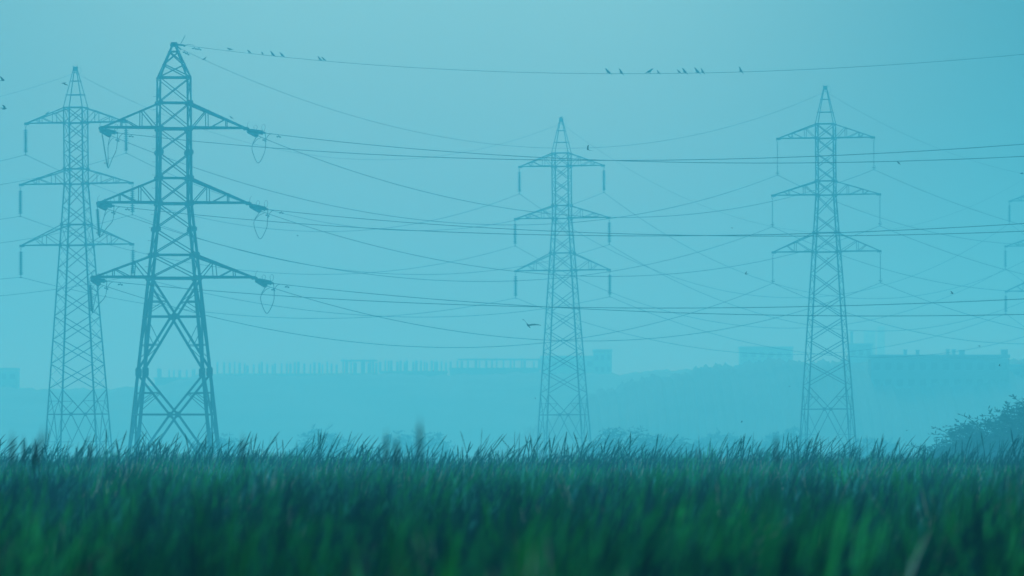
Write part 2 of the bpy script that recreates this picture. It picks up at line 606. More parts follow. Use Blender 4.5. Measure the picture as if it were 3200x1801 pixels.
att = {}
gI = 'ribbed insulator strings hanging from the hazy pylons'
lens = {'L': (2.96, 3.0, 3.0), 'M': (3.0, 3.0, 3.0), 'X': (2.85, 2.85, 2.85)}
for t, p in (('L', PL), ('M', PM), ('X', PX)):
    for k in ('1', '2', '3'):
        for s in ('L', 'R'):
            att[t + k + s] = hanging_discs(p.tips[k + s], lens[t][int(k) - 1],
                                           f'ribbed insulator string hanging from the {SIDE[s]} tip of the {ORD[k]} arm of {WHO[t]}', gI, 0.25)
rl = {'1L': 3.75, '1R': 3.3, '2L': 3.2, '2R': 3.25, '3L': 3.16, '3R': 3.24}
for ks, ln in rl.items():
    att['R' + ks] = hanging_rod(PR.tips[ks], ln, f'thin rod insulator hanging from the {SIDE[ks[1]]} tip of the {ORD[ks[0]]} arm of {WHO["R"]}',
                                'thin rod insulators of the right-hand pylon')

# strain strings on the dark pylon: one along the near line (A), one along the far line (B)
endA = {'1R': (829, 415), '1L': (368, 417), '2R': (837, 654), '2L': (356.5, 645), '3R': (855, 885.5), '3L': (334, 880)}
endB = {'1R': (804, 423), '1L': (345, 425), '2R': (814, 659), '2L': (332, 653), '3R': (832, 893), '3L': (310, 889)}
for ks in endA:
    tip = PN.tips[ks]
    a = W(*endA[ks], ND - 0.9)
    b = W(*endB[ks], ND + 2.6)
    dy = tip.y - ND
    a.x += a.x * dy / ND; a.y += dy
    b.x += b.x * dy / ND; b.y += dy
    att['NA' + ks] = lean_discs(tip, a, f'ribbed strain insulator pulled right from the {SIDE[ks[1]]} tip of the dark pylon\'s {ORD[ks[0]]} arm', 'strain insulators on the dark pylon', 0.19, True)
    att['NB' + ks] = lean_discs(tip, b, f'shorter lower strain insulator at the {SIDE[ks[1]]} tip of the dark pylon\'s {ORD[ks[0]]} arm', 'strain insulators on the dark pylon', 0.22, False)

# pilot strings that hold the loops on the left tips
pil = {'1L': ((318, 412), (336, 524), 0.075), '2L': ((304, 648), (310, 742), 0.19), '3L': ((281, 885), (288, 978), 0.19)}
pend = {}
for ks, (q0, q1, R) in pil.items():
    p0, p1 = W(*q0, ND - 0.6), W(*q1, ND - 0.4)
    v = p1 - p0
    d = v.normalized()
    e = tag(empty('pilot_insulator', p0), f'{"slender" if ks == "1L" else "ribbed"} insulator string hanging straight down from the left tip of the dark pylon\'s {ORD[ks[0]]} arm', 'insulator',
            'pilot insulators on the dark pylon')
    k = MB()
    k.tube([(0.0, 0, 0.3), (0, 0, 0), d * 0.2], 0.03, 5)
    k.build('hanger', M['steel_dark'], e)
    k = MB()
    n = 30 if ks == '1L' else 14
    k.lathe(d * 0.15, d, disc_profile(n, (v.length - 0.3) / n, R, R * 0.4), 12)
    k.build('disc_stack', M['porcelain'], e, True)
    k = MB()
    k.tube([d * (v.length - 0.15), d * v.length + X * 0.05], 0.06, 6)
    k.ring(d * (v.length - 0.35) - X * 0.06, 0.19, 0.018, (0.2, 0.2, 1))
    k.build('clamp', M['steel_dark'], e)
    pend[ks] = p1

# hanging loops
loops = {'1R': (807, 510), '2R': (813, 747), '3R': (834, 980), '1L': (338, 526), '2L': (312, 742), '3L': (290, 978)}


def curve(pts, n=28):
    """smooth Catmull-Rom curve through points"""
    P = [Vector(p) for p in pts]
    P = [P[0] * 2 - P[1]] + P + [P[-1] * 2 - P[-2]]
    out = []
    for i in range(1, len(P) - 2):
        for j in range(n // (len(P) - 3)):
            t = j / (n // (len(P) - 3))
            a, b, c, d = P[i - 1], P[i], P[i + 1], P[i + 2]
            out.append(0.5 * ((2 * b) + (c - a) * t + (2 * a - 5 * b + 4 * c - d) * t * t + (3 * b - a - 3 * c + d) * t ** 3))
    out.append(P[-2])
    return out


def proj(p):
    return 1600 + p.x / p.y * S, HZ - (p.z - CZ) / p.y * S


for ks, (bx, by) in loops.items():
    a, b = att['NA' + ks], att['NB' + ks]
    ax, ay = proj(a); qx, qy = proj(b)
    bot = W(bx, by, (a.y + b.y) / 2)
    if ks[1] == 'R':
        pts = [b, W(bx - 18, lerp(qy, by, 0.33), b.y - 0.3), W(bx - 17, lerp(qy, by, 0.62), b.y - 0.6), bot,
               W(bx + 19, lerp(ay, by, 0.66), a.y + 0.7), W(bx + 23, lerp(ay, by, 0.36), a.y + 0.4), a]
    else:
        pts = [b, W(qx - 7, lerp(qy, by, 0.3), b.y - 0.5), W(lerp(qx - 7, bx, 0.7), lerp(qy, by, 0.7), b.y - 1.0), bot,
               W(lerp(bx, ax, 0.45), lerp(by, ay, 0.28), a.y + 0.8), W(ax - 4, lerp(ay, by, 0.45), a.y + 0.4), a]
    k = MB()
    k.tube(curve(pts, 36), 0.032, 6)
    # the short tails that join the loop to the cables
    t1 = a + Vector((0.55, -0.2, -0.06)); t2 = b + Vector((0.3, 0.6, -0.15))
    k.tube(curve([a + Vector((0.02, 0, -0.75)), a + Vector((0.12, 0, -0.4)), a + Vector((0.32, -0.1, -0.15)), t1], 18), 0.026, 6)
    k.tube(curve([pts[1], lerp(pts[1], b, 0.55) + X * 0.14, t2], 12), 0.026, 6)
    o = k.build('jumper_loop', M['cable'], None)
    tag(o, f'cable loop drooping below the {SIDE[ks[1]]} tip of the dark pylon\'s {ORD[ks[0]]} arm', 'cable loop', 'jumper loops on the dark pylon')


# ------------------------------------------------------------------ cables
def sagpoint(p0, p1, s, t):
    p = lerp(p0, p1, t)
    return p - Z * (4 * s * t * (1 - t))


def t_at(p0, p1, x):
    k = (x - 1600) / S
    # p.x = k * p.y  along the lerp
    a, b = p0.x - k * p0.y, p1.x - k * p1.y
    return a / (a - b)


def fit_sag(p0, p1, x, y):
    t = t_at(p0, p1, x)
    p = lerp(p0, p1, t)
    zz = CZ + (HZ - y) * p.y / S
    return (p.z - zz) / (4 * t * (1 - t))


def fit_end(p0, x1, d1, q1, q2):
    """end height and sag so that the span passes through two picture points"""
    p1 = Vector(((x1 - 1600) * d1 / S, d1, 0))
    rows, rhs = [], []
    for x, y in (q1, q2):
        t = t_at(p0, p1, x)
        yy = lerp(p0.y, p1.y, t)
        zz = CZ + (HZ - y) * yy / S
        rows.append([t, -4 * t * (1 - t)])
        rhs.append(zz - p0.z * (1 - t))
    z1, s = np.linalg.solve(np.array(rows), np.array(rhs))
    p1.z = z1
    return p1, s


spans = {}


def cable(key, p0, p1, s, r, label, group, dampers=()):
    n = 64
    k = MB()
    k.tube([sagpoint(p0, p1, s, i / n) for i in range(n + 1)], r, 5)
    o = k.build('power_cable' if key[-1] != 'G' else 'earth_wire', M['cable'], None)
    tag(o, label, 'power cable' if key[-1] != 'G' else 'earth wire', group)
    spans[key] = (p0, p1, s)
    for dx in dampers:
        px, py = proj(p0)
        t = t_at(p0, p1, px + dx)
        c = sagpoint(p0, p1, s, t)
        d = (sagpoint(p0, p1, s, t + 0.002) - c).normalized()
        h = MB()
        h.tube([c + Z * 0.02, c - Z * 0.17], 0.03, 5)
        h.tube([c - Z * 0.17 - d * 0.32, c - Z * 0.17 + d * 0.32], 0.018, 5)
        for sg in (-1, 1):
            h.tube([c - Z * 0.17 + d * sg * 0.2, c - Z * 0.18 + d * sg * 0.36], 0.065, 6)
        h.build('vibration_damper', M['cable'], o)
    return o


gA = 'near cables sweeping right from the dark pylon'
gB = 'cables from the dark pylon to the rod-insulator pylon'
gC = 'cables running right from the rod-insulator pylon'
gD = 'cables from the left pylon to the central pylon'
gE = 'cables from the central pylon to the right-edge pylon'
gF = 'cables leaving the picture at the left'
gG = 'cables running on behind the right-edge pylon'
AR, BR, GR = 0.028, 0.028, 0.018
Apts = {'G': ((1850, 230.5), (3200, 170)), '1R': ((1700, 493), (3200, 489)), '1L': ((1700, 500.5), (3200, 451)),
        '2R': ((1700, 721.7), (3200, 723)), '2L': ((1700, 734.5), (3200, 699)), '3R': ((1700, 959), (3200, 983)), '3L': ((1700, 959.6), (3200, 934.6))}
for ks, (q1, q2) in Apts.items():
    p0 = PN.tips['GA'] if ks == 'G' else att['NA' + ks]
    p1, s = fit_end(p0, 4700, 540 + (0 if ks[-1] != 'L' else 6), q1, q2)
    lab = 'thin earth wire with many perched birds, swinging right from the peak of the dark pylon' if ks == 'G' else \
        f'near-level dark cable sweeping right from the {SIDE[ks[1]]} tip of the dark pylon\'s {ORD[ks[0]]} arm'
    cable('A' + ks, p0, p1, s, GR if ks == 'G' else AR, lab, gA, (42,) if ks != 'G' else (28, 43))
Bpts = {'G': (1700, 462.5), '1R': (1850, 677.7), '1L': (1600, 703.5), '2R': (1850, 864), '2L': (1479, 880), '3R': (1800, 1066), '3L': (1427.6, 1086.5)}
for ks, q in Bpts.items():
    p0 = PN.tips['GB'] if ks == 'G' else att['NB' + ks]
    p1 = PR.tips['G'] if ks == 'G' else att['R' + ks]
    lab = 'thin earth wire dipping from the dark pylon\'s peak to the peak of the rod-insulator pylon' if ks == 'G' else \
        f'sagging cable between the {SIDE[ks[1]]} {ORD[ks[0]]} arm tips of the dark pylon and rod-insulator pylon'
    cable('B' + ks, p0, p1, fit_sag(p0, p1, *q), GR if ks == 'G' else BR, lab, gB, (22,) if ks != 'G' else (12, 20))
Cpts = {'G': ((2960, 475), (3186, 541)), '1R': ((2945, 620.7), (3200, 705)), '1L': ((2869, 715.5), (3138, 761)), '2R': ((2986, 796.5), (3200, 858)),
        '2L': ((2996.5, 893), (3200, 911.7)), '3R': ((2911.7, 946), (3200, 1029)), '3L': ((2914.5, 1048), (3200, 1075))}
for ks, (q1, q2) in Cpts.items():
    p0 = PR.tips['G'] if ks == 'G' else att['R' + ks]
    p1, s = fit_end(p0, 3950, 1110, q1, q2)
    lab = 'thin earth wire falling right from the peak of the rod-insulator pylon' if ks == 'G' else \
        f'cable falling right from the {SIDE[ks[1]]} rod on the {ORD[ks[0]]} arm, rod-insulator pylon'
    cable('C' + ks, p0, p1, s, GR if ks == 'G' else BR, lab, gC)
Dpts = {'G': (1191, 500), '1R': (1324, 721), '1L': (990, 724), '2L': (1005, 858), '2R': (1324, 858.6), '3L': (996, 995.6), '3R': (1307, 991.4)}
Epts = {'G': (2427, 711), '1R': (2738, 934), '1L': (2500, 931), '2L': (2480, 1026), '2R': (2751.7, 1035), '3L': (2450, 1108.5), '3R': (2738, 1117)}
for (a, b, pts, g, nm, pa, pb) in (('L', 'M', Dpts, gD, 'leftmost pylon to the palest one', PL, PM), ('M', 'X', Epts, gE, 'palest pylon to the right-edge one', PM, PX)):
    for ks, q in pts.items():
        p0 = pa.tips['G'] if ks == 'G' else att[a + ks]
        p1 = pb.tips['G'] if ks == 'G' else att[b + ks]
        lab = f'faint thin earth wire dipping from the peak of the {nm}' if ks == 'G' else f'faint sagging cable between {SIDE[ks[1]]} {ORD[ks[0]]} arm tips, {nm}'
        cable(a + b + ks, p0, p1, fit_sag(p0, p1, *q), GR * 0.9 if ks == 'G' else 0.027, lab, g)
Fpts = {'G': (0, 302), '1L': (0, 504), '1R': (0, 577.6), '2L': (0, 686), '2R': (0, 760), '3L': (0, 872.7), '3R': (0, 925)}
for ks, q in Fpts.items():
    p0 = PL.tips['G'] if ks == 'G' else att['L' + ks]
    p1 = p0 + Vector((-49, -146, 0))
    lab = 'thin earth wire running down left out of the picture from the leftmost peak' if ks == 'G' else \
        f'cable running down left from the {SIDE[ks[1]]} insulator of the leftmost pylon\'s {ORD[ks[0]]} arm'
    cable('F' + ks, p0, p1, fit_sag(p0, p1, *q), GR if ks == 'G' else 0.027, lab, gF)
for ks in ('1L', '2L', '3L', '1R', '2R', '3R'):
    p0 = att['X' + ks]
    cable('H' + ks, p0, p0 + Vector((52, 150, 0)), 7.5, 0.027, f'faint cable falling right from the {SIDE[ks[1]]} insulator, {ORD[ks[0]]} arm, right-edge pylon', gG)


# ------------------------------------------------------------------ birds
def bird_body(mb, stations, n=8):
    """continuous body: stations (along, up, half width, half height) in the bird's own frame, x forward, z up"""
    vs, fs = [], []
    for x, z, a, b in stations:
        for k in range(n):
            th = 2 * math.pi * k / n
            vs.append((x, math.cos(th) * a, z + math.sin(th) * b))
    m = len(stations)
    for i in range(m - 1):
        for k in range(n):
            fs.append((i * n + k, i * n + (k + 1) % n, (i + 1) * n + (k + 1) % n, (i + 1) * n + k))
    fs += [tuple(range(n - 1, -1, -1)), tuple(range((m - 1) * n, m * n))]
    mb._add(vs, fs)


def perched_mesh():
    """crow of unit length, head +x, lying along x; tilted when placed"""
    mb = MB()
    bird_body(mb, [(0.53, 0.02, 0.004, 0.004), (0.46, 0.028, 0.016, 0.022), (0.41, 0.035, 0.03, 0.035), (0.37, 0.045, 0.058, 0.06), (0.32, 0.045, 0.066, 0.068),
                   (0.26, 0.03, 0.066, 0.07), (0.18, 0.0, 0.09, 0.095), (0.06, -0.02, 0.105, 0.115), (-0.08, -0.01, 0.092, 0.1), (-0.2, 0.01, 0.065, 0.062),
                   (-0.3, 0.02, 0.045, 0.03), (-0.42, 0.015, 0.045, 0.016), (-0.5, 0.005, 0.04, 0.01)])
    for s in (-1, 1):   # folded wings
        vs = [(0.17, s * 0.085, 0.05), (0.05, s * 0.118, 0.03), (-0.12, s * 0.1, 0.0), (-0.36, s * 0.04, 0.0), (-0.15, s * 0.07, 0.07), (0.08, s * 0.075, 0.09)]
        mb._add(vs + [(x, y * 0.75, z * 0.8) for x, y, z in vs], [(0, 1, 2, 3, 4, 5), (11, 10, 9, 8, 7, 6)] + [(i, (i + 1) % 6, 6 + (i + 1) % 6, 6 + i) for i in range(6)])
        mb.tube([(0.0, s * 0.04, -0.1), (0.03, s * 0.04, -0.22), (0.08, s * 0.04, -0.225)], 0.011, 5)
    return mb


def flying_mesh(up, sweep, span, fold=0.0):
    """flying bird; up = wing raise angle, span = half span relative to length"""
    mb = MB()
    bird_body(mb, [(0.5, 0.0, 0.004, 0.004), (0.43, 0.005, 0.018, 0.02), (0.37, 0.012, 0.05, 0.05), (0.3, 0.012, 0.058, 0.056), (0.2, 0, 0.085, 0.08), (0.05, -0.01, 0.095, 0.09),
                   (-0.1, 0, 0.075, 0.065), (-0.22, 0.005, 0.05, 0.035), (-0.36, 0.005, 0.075, 0.016), (-0.48, 0.0, 0.095, 0.007)])
    for s, u in ((-1, up[0]), (1, up[1])):
        st = []
        for f, c0, c1 in ((0.0, 0.2, -0.1), (0.3, 0.22, -0.12), (0.55, 0.2, -0.14), (0.8, 0.1, -0.16), (1.0, -0.06, -0.18)):
            a = u * (1 - fold * max(0, f - 0.4))
            y = s * (0.05 + f * span * math.cos(a))
            z = 0.03 + f * span * math.sin(a)
            dx = -sweep * f * f
            st.append(((c0 + dx, y, z), (c1 + dx, y, z + 0.01)))
        vs = [p for ab in st for p in ab]
        vs2 = [(x, y, z - 0.022 * (1 - 0.6 * i / len(vs))) for i, (x, y, z) in enumerate(vs)]
        m = len(st)
        fs = []
        for i in range(m - 1):
            a, b, c, d = 2 * i, 2 * i + 1, 2 * i + 3, 2 * i + 2
            fs += [(a, b, c, d), tuple(q + 2 * m for q in (d, c, b, a)), (a, d, d + 2 * m, a + 2 * m), (b, b + 2 * m, c + 2 * m, c)]
        fs += [(0, 2 * m, 2 * m + 1, 1), (2 * m - 2, 2 * m - 1, 4 * m - 1, 4 * m - 2)]
        mb._add(vs + vs2, fs)
    return mb


proto = perched_mesh().build('perched_bird', M['feather'], None, True)
first = [True]


def perch(p, length, yaw, tilt, label, group):
    """yaw about z (0 = head right, pi = head left), tilt raises the head"""
    if first[0]:
        o = proto
        first[0] = False
    else:
        o = proto.copy()
        col.objects.link(o)
    R = Matrix.Rotation(yaw, 4, 'Z') @ Matrix.Rotation(-tilt, 4, 'Y')
    Rl = (R @ Vector((0.03, 0, -0.225))) * length
    o.matrix_world = Matrix.Translation(p - Rl) @ R @ Matrix.Scale(length, 4)
    tag(o, label, 'bird', group)


def on_wire(key, x, up=0.03):
    p0, p1, s = spans[key]
    return sagpoint(p0, p1, s, t_at(p0, p1, x)) + Z * up


# (x along wire, yaw, tilt, size in picture units, words)
LEFT, RIGHT = math.pi * 0.96, 0.08
A_left = [(717, LEFT, 0.25, 20, 'crouching level, nearest the dark pylon'), (776, LEFT, 0.62, 17, 'small, second from the dark pylon'),
          (819, math.pi * 0.62, 0.5, 17, 'rounded, third from the dark pylon'), (848, LEFT, 0.8, 23, 'slender, fourth from the dark pylon'),
          (878, LEFT, 0.72, 22, 'fifth from the dark pylon'), (996, LEFT, 0.75, 20, 'left of the pair after the first gap'),
          (1009, LEFT, 0.65, 19, 'right of the pair after the first gap')]
A_right = [(1896, LEFT, 0.72, 26, 'long-bodied, left end of the second row'), (1936, LEFT, 0.95, 24, 'steep, second in the second row'),
           (2033, RIGHT, 0.5, 27, 'only one facing right in that row'), (2054, LEFT, 0.85, 17, 'small, just right of the right-facing one'),
           (2119, LEFT, 0.7, 18, 'small left one of the tight pair'), (2135, LEFT, 0.82, 25, 'larger right one of the tight pair'),
           (2174, LEFT, 0.78, 26, 'third from the right end'), (2191, LEFT, 0.95, 22, 'second from the right end'),
           (2310, LEFT, 1.0, 24, 'last one, alone at the right')]
for x, yaw, tl, sz, words in A_left + A_right:
    p = on_wire('AG', x)
    perch(p, sz * p.y / S * 1.22, yaw, tl, f'dark bird perched on the top wire, {words}', 'birds perched on the top wire')
p = on_wire('BG', 641)
perch(p, 21 * p.y / S, RIGHT, 0.55, 'dark bird alone on the lower earth wire near the dark pylon\'s peak', 'birds perched alone')
q = PN.Mw @ Vector((4.55, 0.35, 0))
p = W(721, 371, q.y)
perch(p, 18 * p.y / S, LEFT, 0.6, 'small bird perched on the right top arm of the dark pylon', 'birds perched alone')
q = PL.Mw @ Vector((-2.9, 0, 0))
p = W(150, 357, q.y - 0.3)
perch(p, 19 * p.y / S, RIGHT, 0.5, 'bird perched on the left top arm of the leftmost hazy pylon', 'birds perched alone')
p = W(1754, 371, 993.6)
perch(p, 18 * p.y / S, 0.5, 0.3, 'bird perched on the peak of the palest central pylon', 'birds perched alone')

glide = flying_mesh((0.75, 0.28), 0.25, 0.85)
flap = flying_mesh((0.95, 0.9), 0.15, 0.62)
flat = flying_mesh((0.15, 0.1), 0.2, 0.6)
tuck = flying_mesh((-0.5, -0.55), 0.35, 0.55)
gull = flying_mesh((0.3, 0.8), 0.18, 1.3, 0.35)
protos = {'glide': glide, 'flap': flap, 'flat': flat, 'tuck': tuck, 'gull': gull}
pm = {}


def fly(kind, x, y, d, size, yaw, pitch, roll, label):
    """size = body length in picture units"""
    if kind not in pm:
        o = protos[kind].build('flying_bird', M['gull'] if kind == 'gull' else M['feather'], None, False)
        pm[kind] = o
    else:
        o = pm[kind].copy()
        col.objects.link(o)
    R = Matrix.Rotation(yaw, 4, 'Z') @ Matrix.Rotation(-pitch, 4, 'Y') @ Matrix.Rotation(roll, 4, 'X')
    o.matrix_world = Matrix.Translation(W(x, y, d)) @ R @ Matrix.Scale(size * d / S, 4)
    tag(o, label, 'bird', 'birds in flight')


fly('flap', 7, 252, 470, 20, 0.5, 0.1, 0.5, 'dark bird flying at the left edge, upper of two there')
fly('flap', 14, 341, 470, 21, -0.5, 0.2, 0.6, 'dark bird flying at the left edge, lower of two, wings raised')
fly('tuck', 199, 260, 480, 20, 2.5, -0.1, 0.3, 'dark bird flying beside the leftmost peak')
fly('glide', 1838, 468, 430, 20, 2.2, 0.3, 0.9, 'black bird banking with wings up, right of the palest pylon\'s peak')
fly('tuck', 2808, 508, 480, 15, 2.7, 0.5, 0.2, 'small dark bird diving just below the near cables at right')
fly('flat', 3194, 543, 480, 16, 2.9, 0.1, 0.2, 'dark bird at the right edge beside the falling earth wire')
fly('flat', 2288, 713, 560, 9, 0.3, 0.0, 0.2, 'tiny bird speck left of the rod-insulator pylon\'s middle arm')
fly('flat', 930, 737, 700, 8, 0.4, 0.2, 0.5, 'tiny faint bird speck below the middle cables, right of the dark pylon')
fly('flat', 2586, 807, 520, 10, 0.2, 0.0, 0.1, 'small blurred bird crossing inside the rod-insulator pylon below its bottom arm')
fly('flap', 2331, 857, 450, 13, 2.3, 0.2, 0.6, 'dark bird flying on a falling cable left of the rod-insulator pylon')
fly('flap', 2975, 918, 450, 13, 0.5, 0.1, 0.5, 'dark bird flying above the right skyline, between crossing cables')
fly('gull', 1651, 1018, 380, 29, 2.0, 0.5, 0.1, 'large long-winged bird gliding left of the palest pylon')
fly('flat', 3061, 1082, 480, 11, 2.8, 0.1, 0.1, 'small dark bird just above the long roof at right')
fly('glide', 3124, 1144, 470, 10, 2.6, 0.2, 0.6, 'small dark bird in front of the long building at far right')
fly('flat', 2467, 1208, 520, 7, 0.4, 0.0, 0.2, 'tiny bird speck low over the field left of the rod-insulator pylon')
fly('flat', 1354, 1160, 560, 7, 0.4, 0.0, 0.2, 'tiny bird speck before the unfinished skyline')
fly('flat', 1673, 1245, 560, 6, 0.4, 0.1, 0.6, 'tiny bird speck beside the left foot of the palest pylon')
fly('flap', 2318, 1320, 520, 9, 2.8, 0.0, 0.3, 'small bird fluttering low over the reeds between two pylons')
fly('flat', 1804, 1371, 520, 8, 0.4, 0.2, 0.3, 'small bird low over reed tips by the palest pylon\'s right foot')
fly('flat', 2834, 1346, 520, 9, 2.8, 0.0, 0.2, 'small bird low over the reeds right of the rod-insulator pylon')


# ------------------------------------------------------------------ ground
def bumps(x, y):
    z = 0.0
    for p in (PL, PM, PR, PX):
        q = p.root.location
        z += q.z * math.exp(-((x - q.x) ** 2 + (y - q.y) ** 2) / 900.0)
    return z


gx = [-4000, -2500, -1400, -800, -400, -200] + list(range(-110, 121, 10)) + [200, 400, 800, 1400, 2500, 4000]
gy = [-300, -60, 0, 30, 60, 120, 200, 300, 400, 500, 600, 680] + list(range(720, 1241, 20)) + [1400, 1700, 2200, 3000, 4200, 5800]
mb = MB()
mb.v = [(x, y, bumps(x, y)) for y in gy for x in gx]
nx = len(gx)
mb.f = [(j * nx + i, j * nx + i + 1, (j + 1) * nx + i + 1, (j + 1) * nx + i) for j in range(len(gy) - 1) for i in range(nx - 1)]
tag(mb.build('ground', M['ground'], None, True), kind='structure')


# long low rise behind everything
def ridge(name, d, prof, depth, seed, amp, base=-0.4):
    """prof: [(x, y)] skyline in picture units at distance d"""
    r = random.Random(seed)
    mb = MB()
    xs = np.array([q[0] for q in prof]); ys = np.array([q[1] for q in prof])
    n = 700
    cols = np.linspace(xs[0], xs[-1], n)
    rows = [0.0, 0.25, 0.55, 0.8, 1.0, 1.3, 2.2]
    hs = [0.0, 0.45, 0.8, 0.95, 1.0, 0.93, 0.0]
    ph = [r.uniform(0, 6.28) for _ in range(8)]
    for j, (u, h) in enumerate(zip(rows, hs)):
        for i, cx in enumerate(cols):
            y0 = np.interp(cx, xs, ys)
            top = CZ + (HZ - y0) * d / S
            nz = sum(math.sin(cx * f + ph[k] + j) * a for k, (f, a) in enumerate(((0.013, 0.5), (0.031, 0.4), (0.083, 0.35), (0.19, 0.4), (0.41, 0.3))))
            z = base + (top - base) * h + nz * amp * (1 if 0 < h else 0)
            yy = d - depth * (1 - u)
            mb.v.append(((cx - 1600) * d / S, yy, z))
    mb.f = [(j * n + i, j * n + i + 1, (j + 1) * n + i + 1, (j + 1) * n + i) for j in range(len(rows) - 1) for i in range(n - 1)]
    return tag(mb.build(name, M['hill'], None, True), kind='structure')


ridge('hill', 2150, [(-2500, 1190), (-300, 1200), (0, 1210), (200, 1220), (480, 1205), (640, 1172), (1400, 1170), (1700, 1168), (1950, 1166), (2300, 1150), (3300, 1135), (6000, 1180)], 160, 3, 0.4)
ridge('hill', 1660, [(1500, 1420), (1850, 1230), (2080, 1172), (2220, 1140), (2420, 1133), (2680, 1128), (3300, 1122), (5000, 1200)], 120, 5, 0.8)


# ------------------------------------------------------------------ buildings on the skyline
def block_building(name, x0, x1, ytop, d, depth, label, storeys, bays, ybase=1230, group=None, extras=(), wall='render'):
    a, b = W(x0, ytop, d), W(x1, ytop, d)
    w = b.x - a.x
    zb = CZ + (HZ - ybase) * d / S - 3.0
    h = a.z - zb
    e = tag(empty(name, (a.x + w / 2, d, zb)), label, 'building', group)
    k = MB(); k.box((0, depth / 2, h / 2 - 0.15), w, depth, h - 0.3); k.build('wall', M[wall], e)
    k = MB(); k.box((0, depth / 2, h - 0.075), w + 0.3, depth + 0.3, 0.15)
    k.box((0, 0.0, h + 0.25), w + 0.3, 0.2, 0.5); k.box((0, depth, h + 0.25), w + 0.3, 0.2, 0.5)
    roof = k.build('roof', M['concrete'], e)
    sh = 3.1
    for s in range(storeys):
        z = h - 1.7 - s * sh
        for i in range(bays):
            x = -w / 2 + w * (i + 0.5) / bays
            k = MB(); k.box((x, -0.02, z), min(1.3, w / bays * 0.55), 0.1, 1.4)
            wd = k.build('window', M['glass'], e)
            k = MB(); k.box((x, -0.08, z - 0.76), min(1.5, w / bays * 0.65), 0.22, 0.1)
            k.build('sill', M['concrete'], wd)
    for (ex0, ex1, ey) in extras:
        ew = (ex1 - ex0) * d / S
        eh = (ytop - ey) * d / S
        k = MB(); k.box((((ex0 + ex1) / 2 - 1600) * d / S - (a.x + w / 2), depth * 0.4, h + eh / 2), ew, 1.6 if ew < 2 else ew, eh)
        k.box((((ex0 + ex1) / 2 - 1600) * d / S - (a.x + w / 2), depth * 0.4, h + eh + 0.06), ew + 0.2, (1.6 if ew < 2 else ew) + 0.2, 0.12)
        k.build('stair_head' if ew > 0.5 else 'chimney', M['concrete'], roof)
    return e


block_building('long_building', 2722, 3154, 1117, 1600, 14, 'long flat-roofed building at far right with small rooftop stumps', 3, 12, 1180,
               extras=((2828, 2838, 1094), (2867, 2877, 1095), (2962, 2971, 1093), (2981, 2990, 1093), (3002, 3019, 1095), (3134, 3154, 1094)), wall='render_dark')
block_building('annex_building', 3157, 3260, 1147, 1610, 12, 'lower block stepping down at the right end of the long building', 2, 3, 1190, wall='render_dark')
block_building('flat_building', 2655, 2726, 1080, 2050, 12, 'pale block with a mast rising behind the left end of the long building', 3, 3, 1150, extras=((2660, 2668, 1036),))
block_building('flat_building', 2313, 2478, 1089, 2350, 14, 'faint wide flat-topped block above the treeline left of the rod-insulator pylon', 3, 6, 1160)
block_building('flat_building', 1855, 1912, 1098, 2250, 12, 'faint narrow block just right of the palest pylon', 4, 3, 1190)
block_building('flat_building', 1690, 1856, 1118, 2300, 12, 'faint low flat roof behind the palest pylon', 3, 6, 1190)
block_building('flat_building', -60, 53, 1156, 2250, 12, 'faint square block at the left edge of the picture', 3, 4, 1220)
block_building('tower_block', 2702, 2735, 1036, 3300, 12, 'barely visible thin tower in the haze right of the rod-insulator pylon', 8, 2, 1180)
block_building('tower_block', 2745, 2765, 1024, 3300, 12, 'barely visible thinnest tower in the haze, rightmost of the tall ones', 9, 2, 1180)


def unfinished(x0, x1, ytop, ydeck, d, label, cols_, slab_ranges, seed):
    r = random.Random(seed)
    a, b = W(x0, ydeck, d), W(x1, ydeck, d)
    w = b.x - a.x
    zb = CZ + (HZ - 1235) * d / S - 3
    e = tag(empty('unfinished_building', (a.x + w / 2, d, zb)), label, 'building', 'unfinished buildings on the skyline')
    h = a.z - zb
    ht = (ydeck - ytop) * d / S
    k = MB(); k.box((0, 5, h - 0.2), w, 11, 0.4); k.build('floor_slab', M['concrete'], e)
    k = MB(); k.box((0, 5.2, (h - 0.4) / 2), w - 0.6, 10, h - 0.4); k.build('wall', M['render'], e)
    for i in range(cols_):
        x = -w / 2 + w * (i + 0.5) / cols_ + r.uniform(-0.5, 0.5)
        hh = ht * r.uniform(0.7, 1.05)
        cy = r.choice((0.8, 5.2, 9.6))
        k = MB(); k.box((x, cy, h + hh / 2), r.uniform(0.35, 0.7), 0.5, hh)
        for q in (-0.12, 0.12):
            k.tube([(x + q, cy, h + hh - 0.1), (x + q * 1.3, cy, h + hh + r.uniform(0.3, 0.8))], 0.03, 4)
        k.build('column', M['concrete'], e)
    for f0, f1 in slab_ranges:
        k = MB()
        k.box((-w / 2 + w * (f0 + f1) / 2, 5, h + ht * 0.95), w * (f1 - f0), 9, 0.35)
        k.build('floor_slab', M['concrete'], e)
    return e


unfinished(676, 1060, 1132, 1168, 2200, 'unfinished building with a row of bare columns on its deck, right of the dark pylon', 26, (), 1)
unfinished(1062, 1180, 1125, 1167, 2210, 'unfinished building with an upper slab on its columns, middle of the skyline', 12, ((0.02, 0.98),), 2)
unfinished(1184, 1400, 1128, 1160, 2220, 'unfinished building of thin uneven columns, nearest left of the palest pylon\'s cables', 18, (), 3)
unfinished(1402, 1690, 1122, 1150, 2240, 'unfinished building half roofed by a slab, adjoining the palest pylon', 16, ((0.1, 1.0),), 4)
unfinished(480, 640, 1150, 1180, 2210, 'unfinished building with few columns seen behind the dark pylon\'s legs', 9, (), 5)


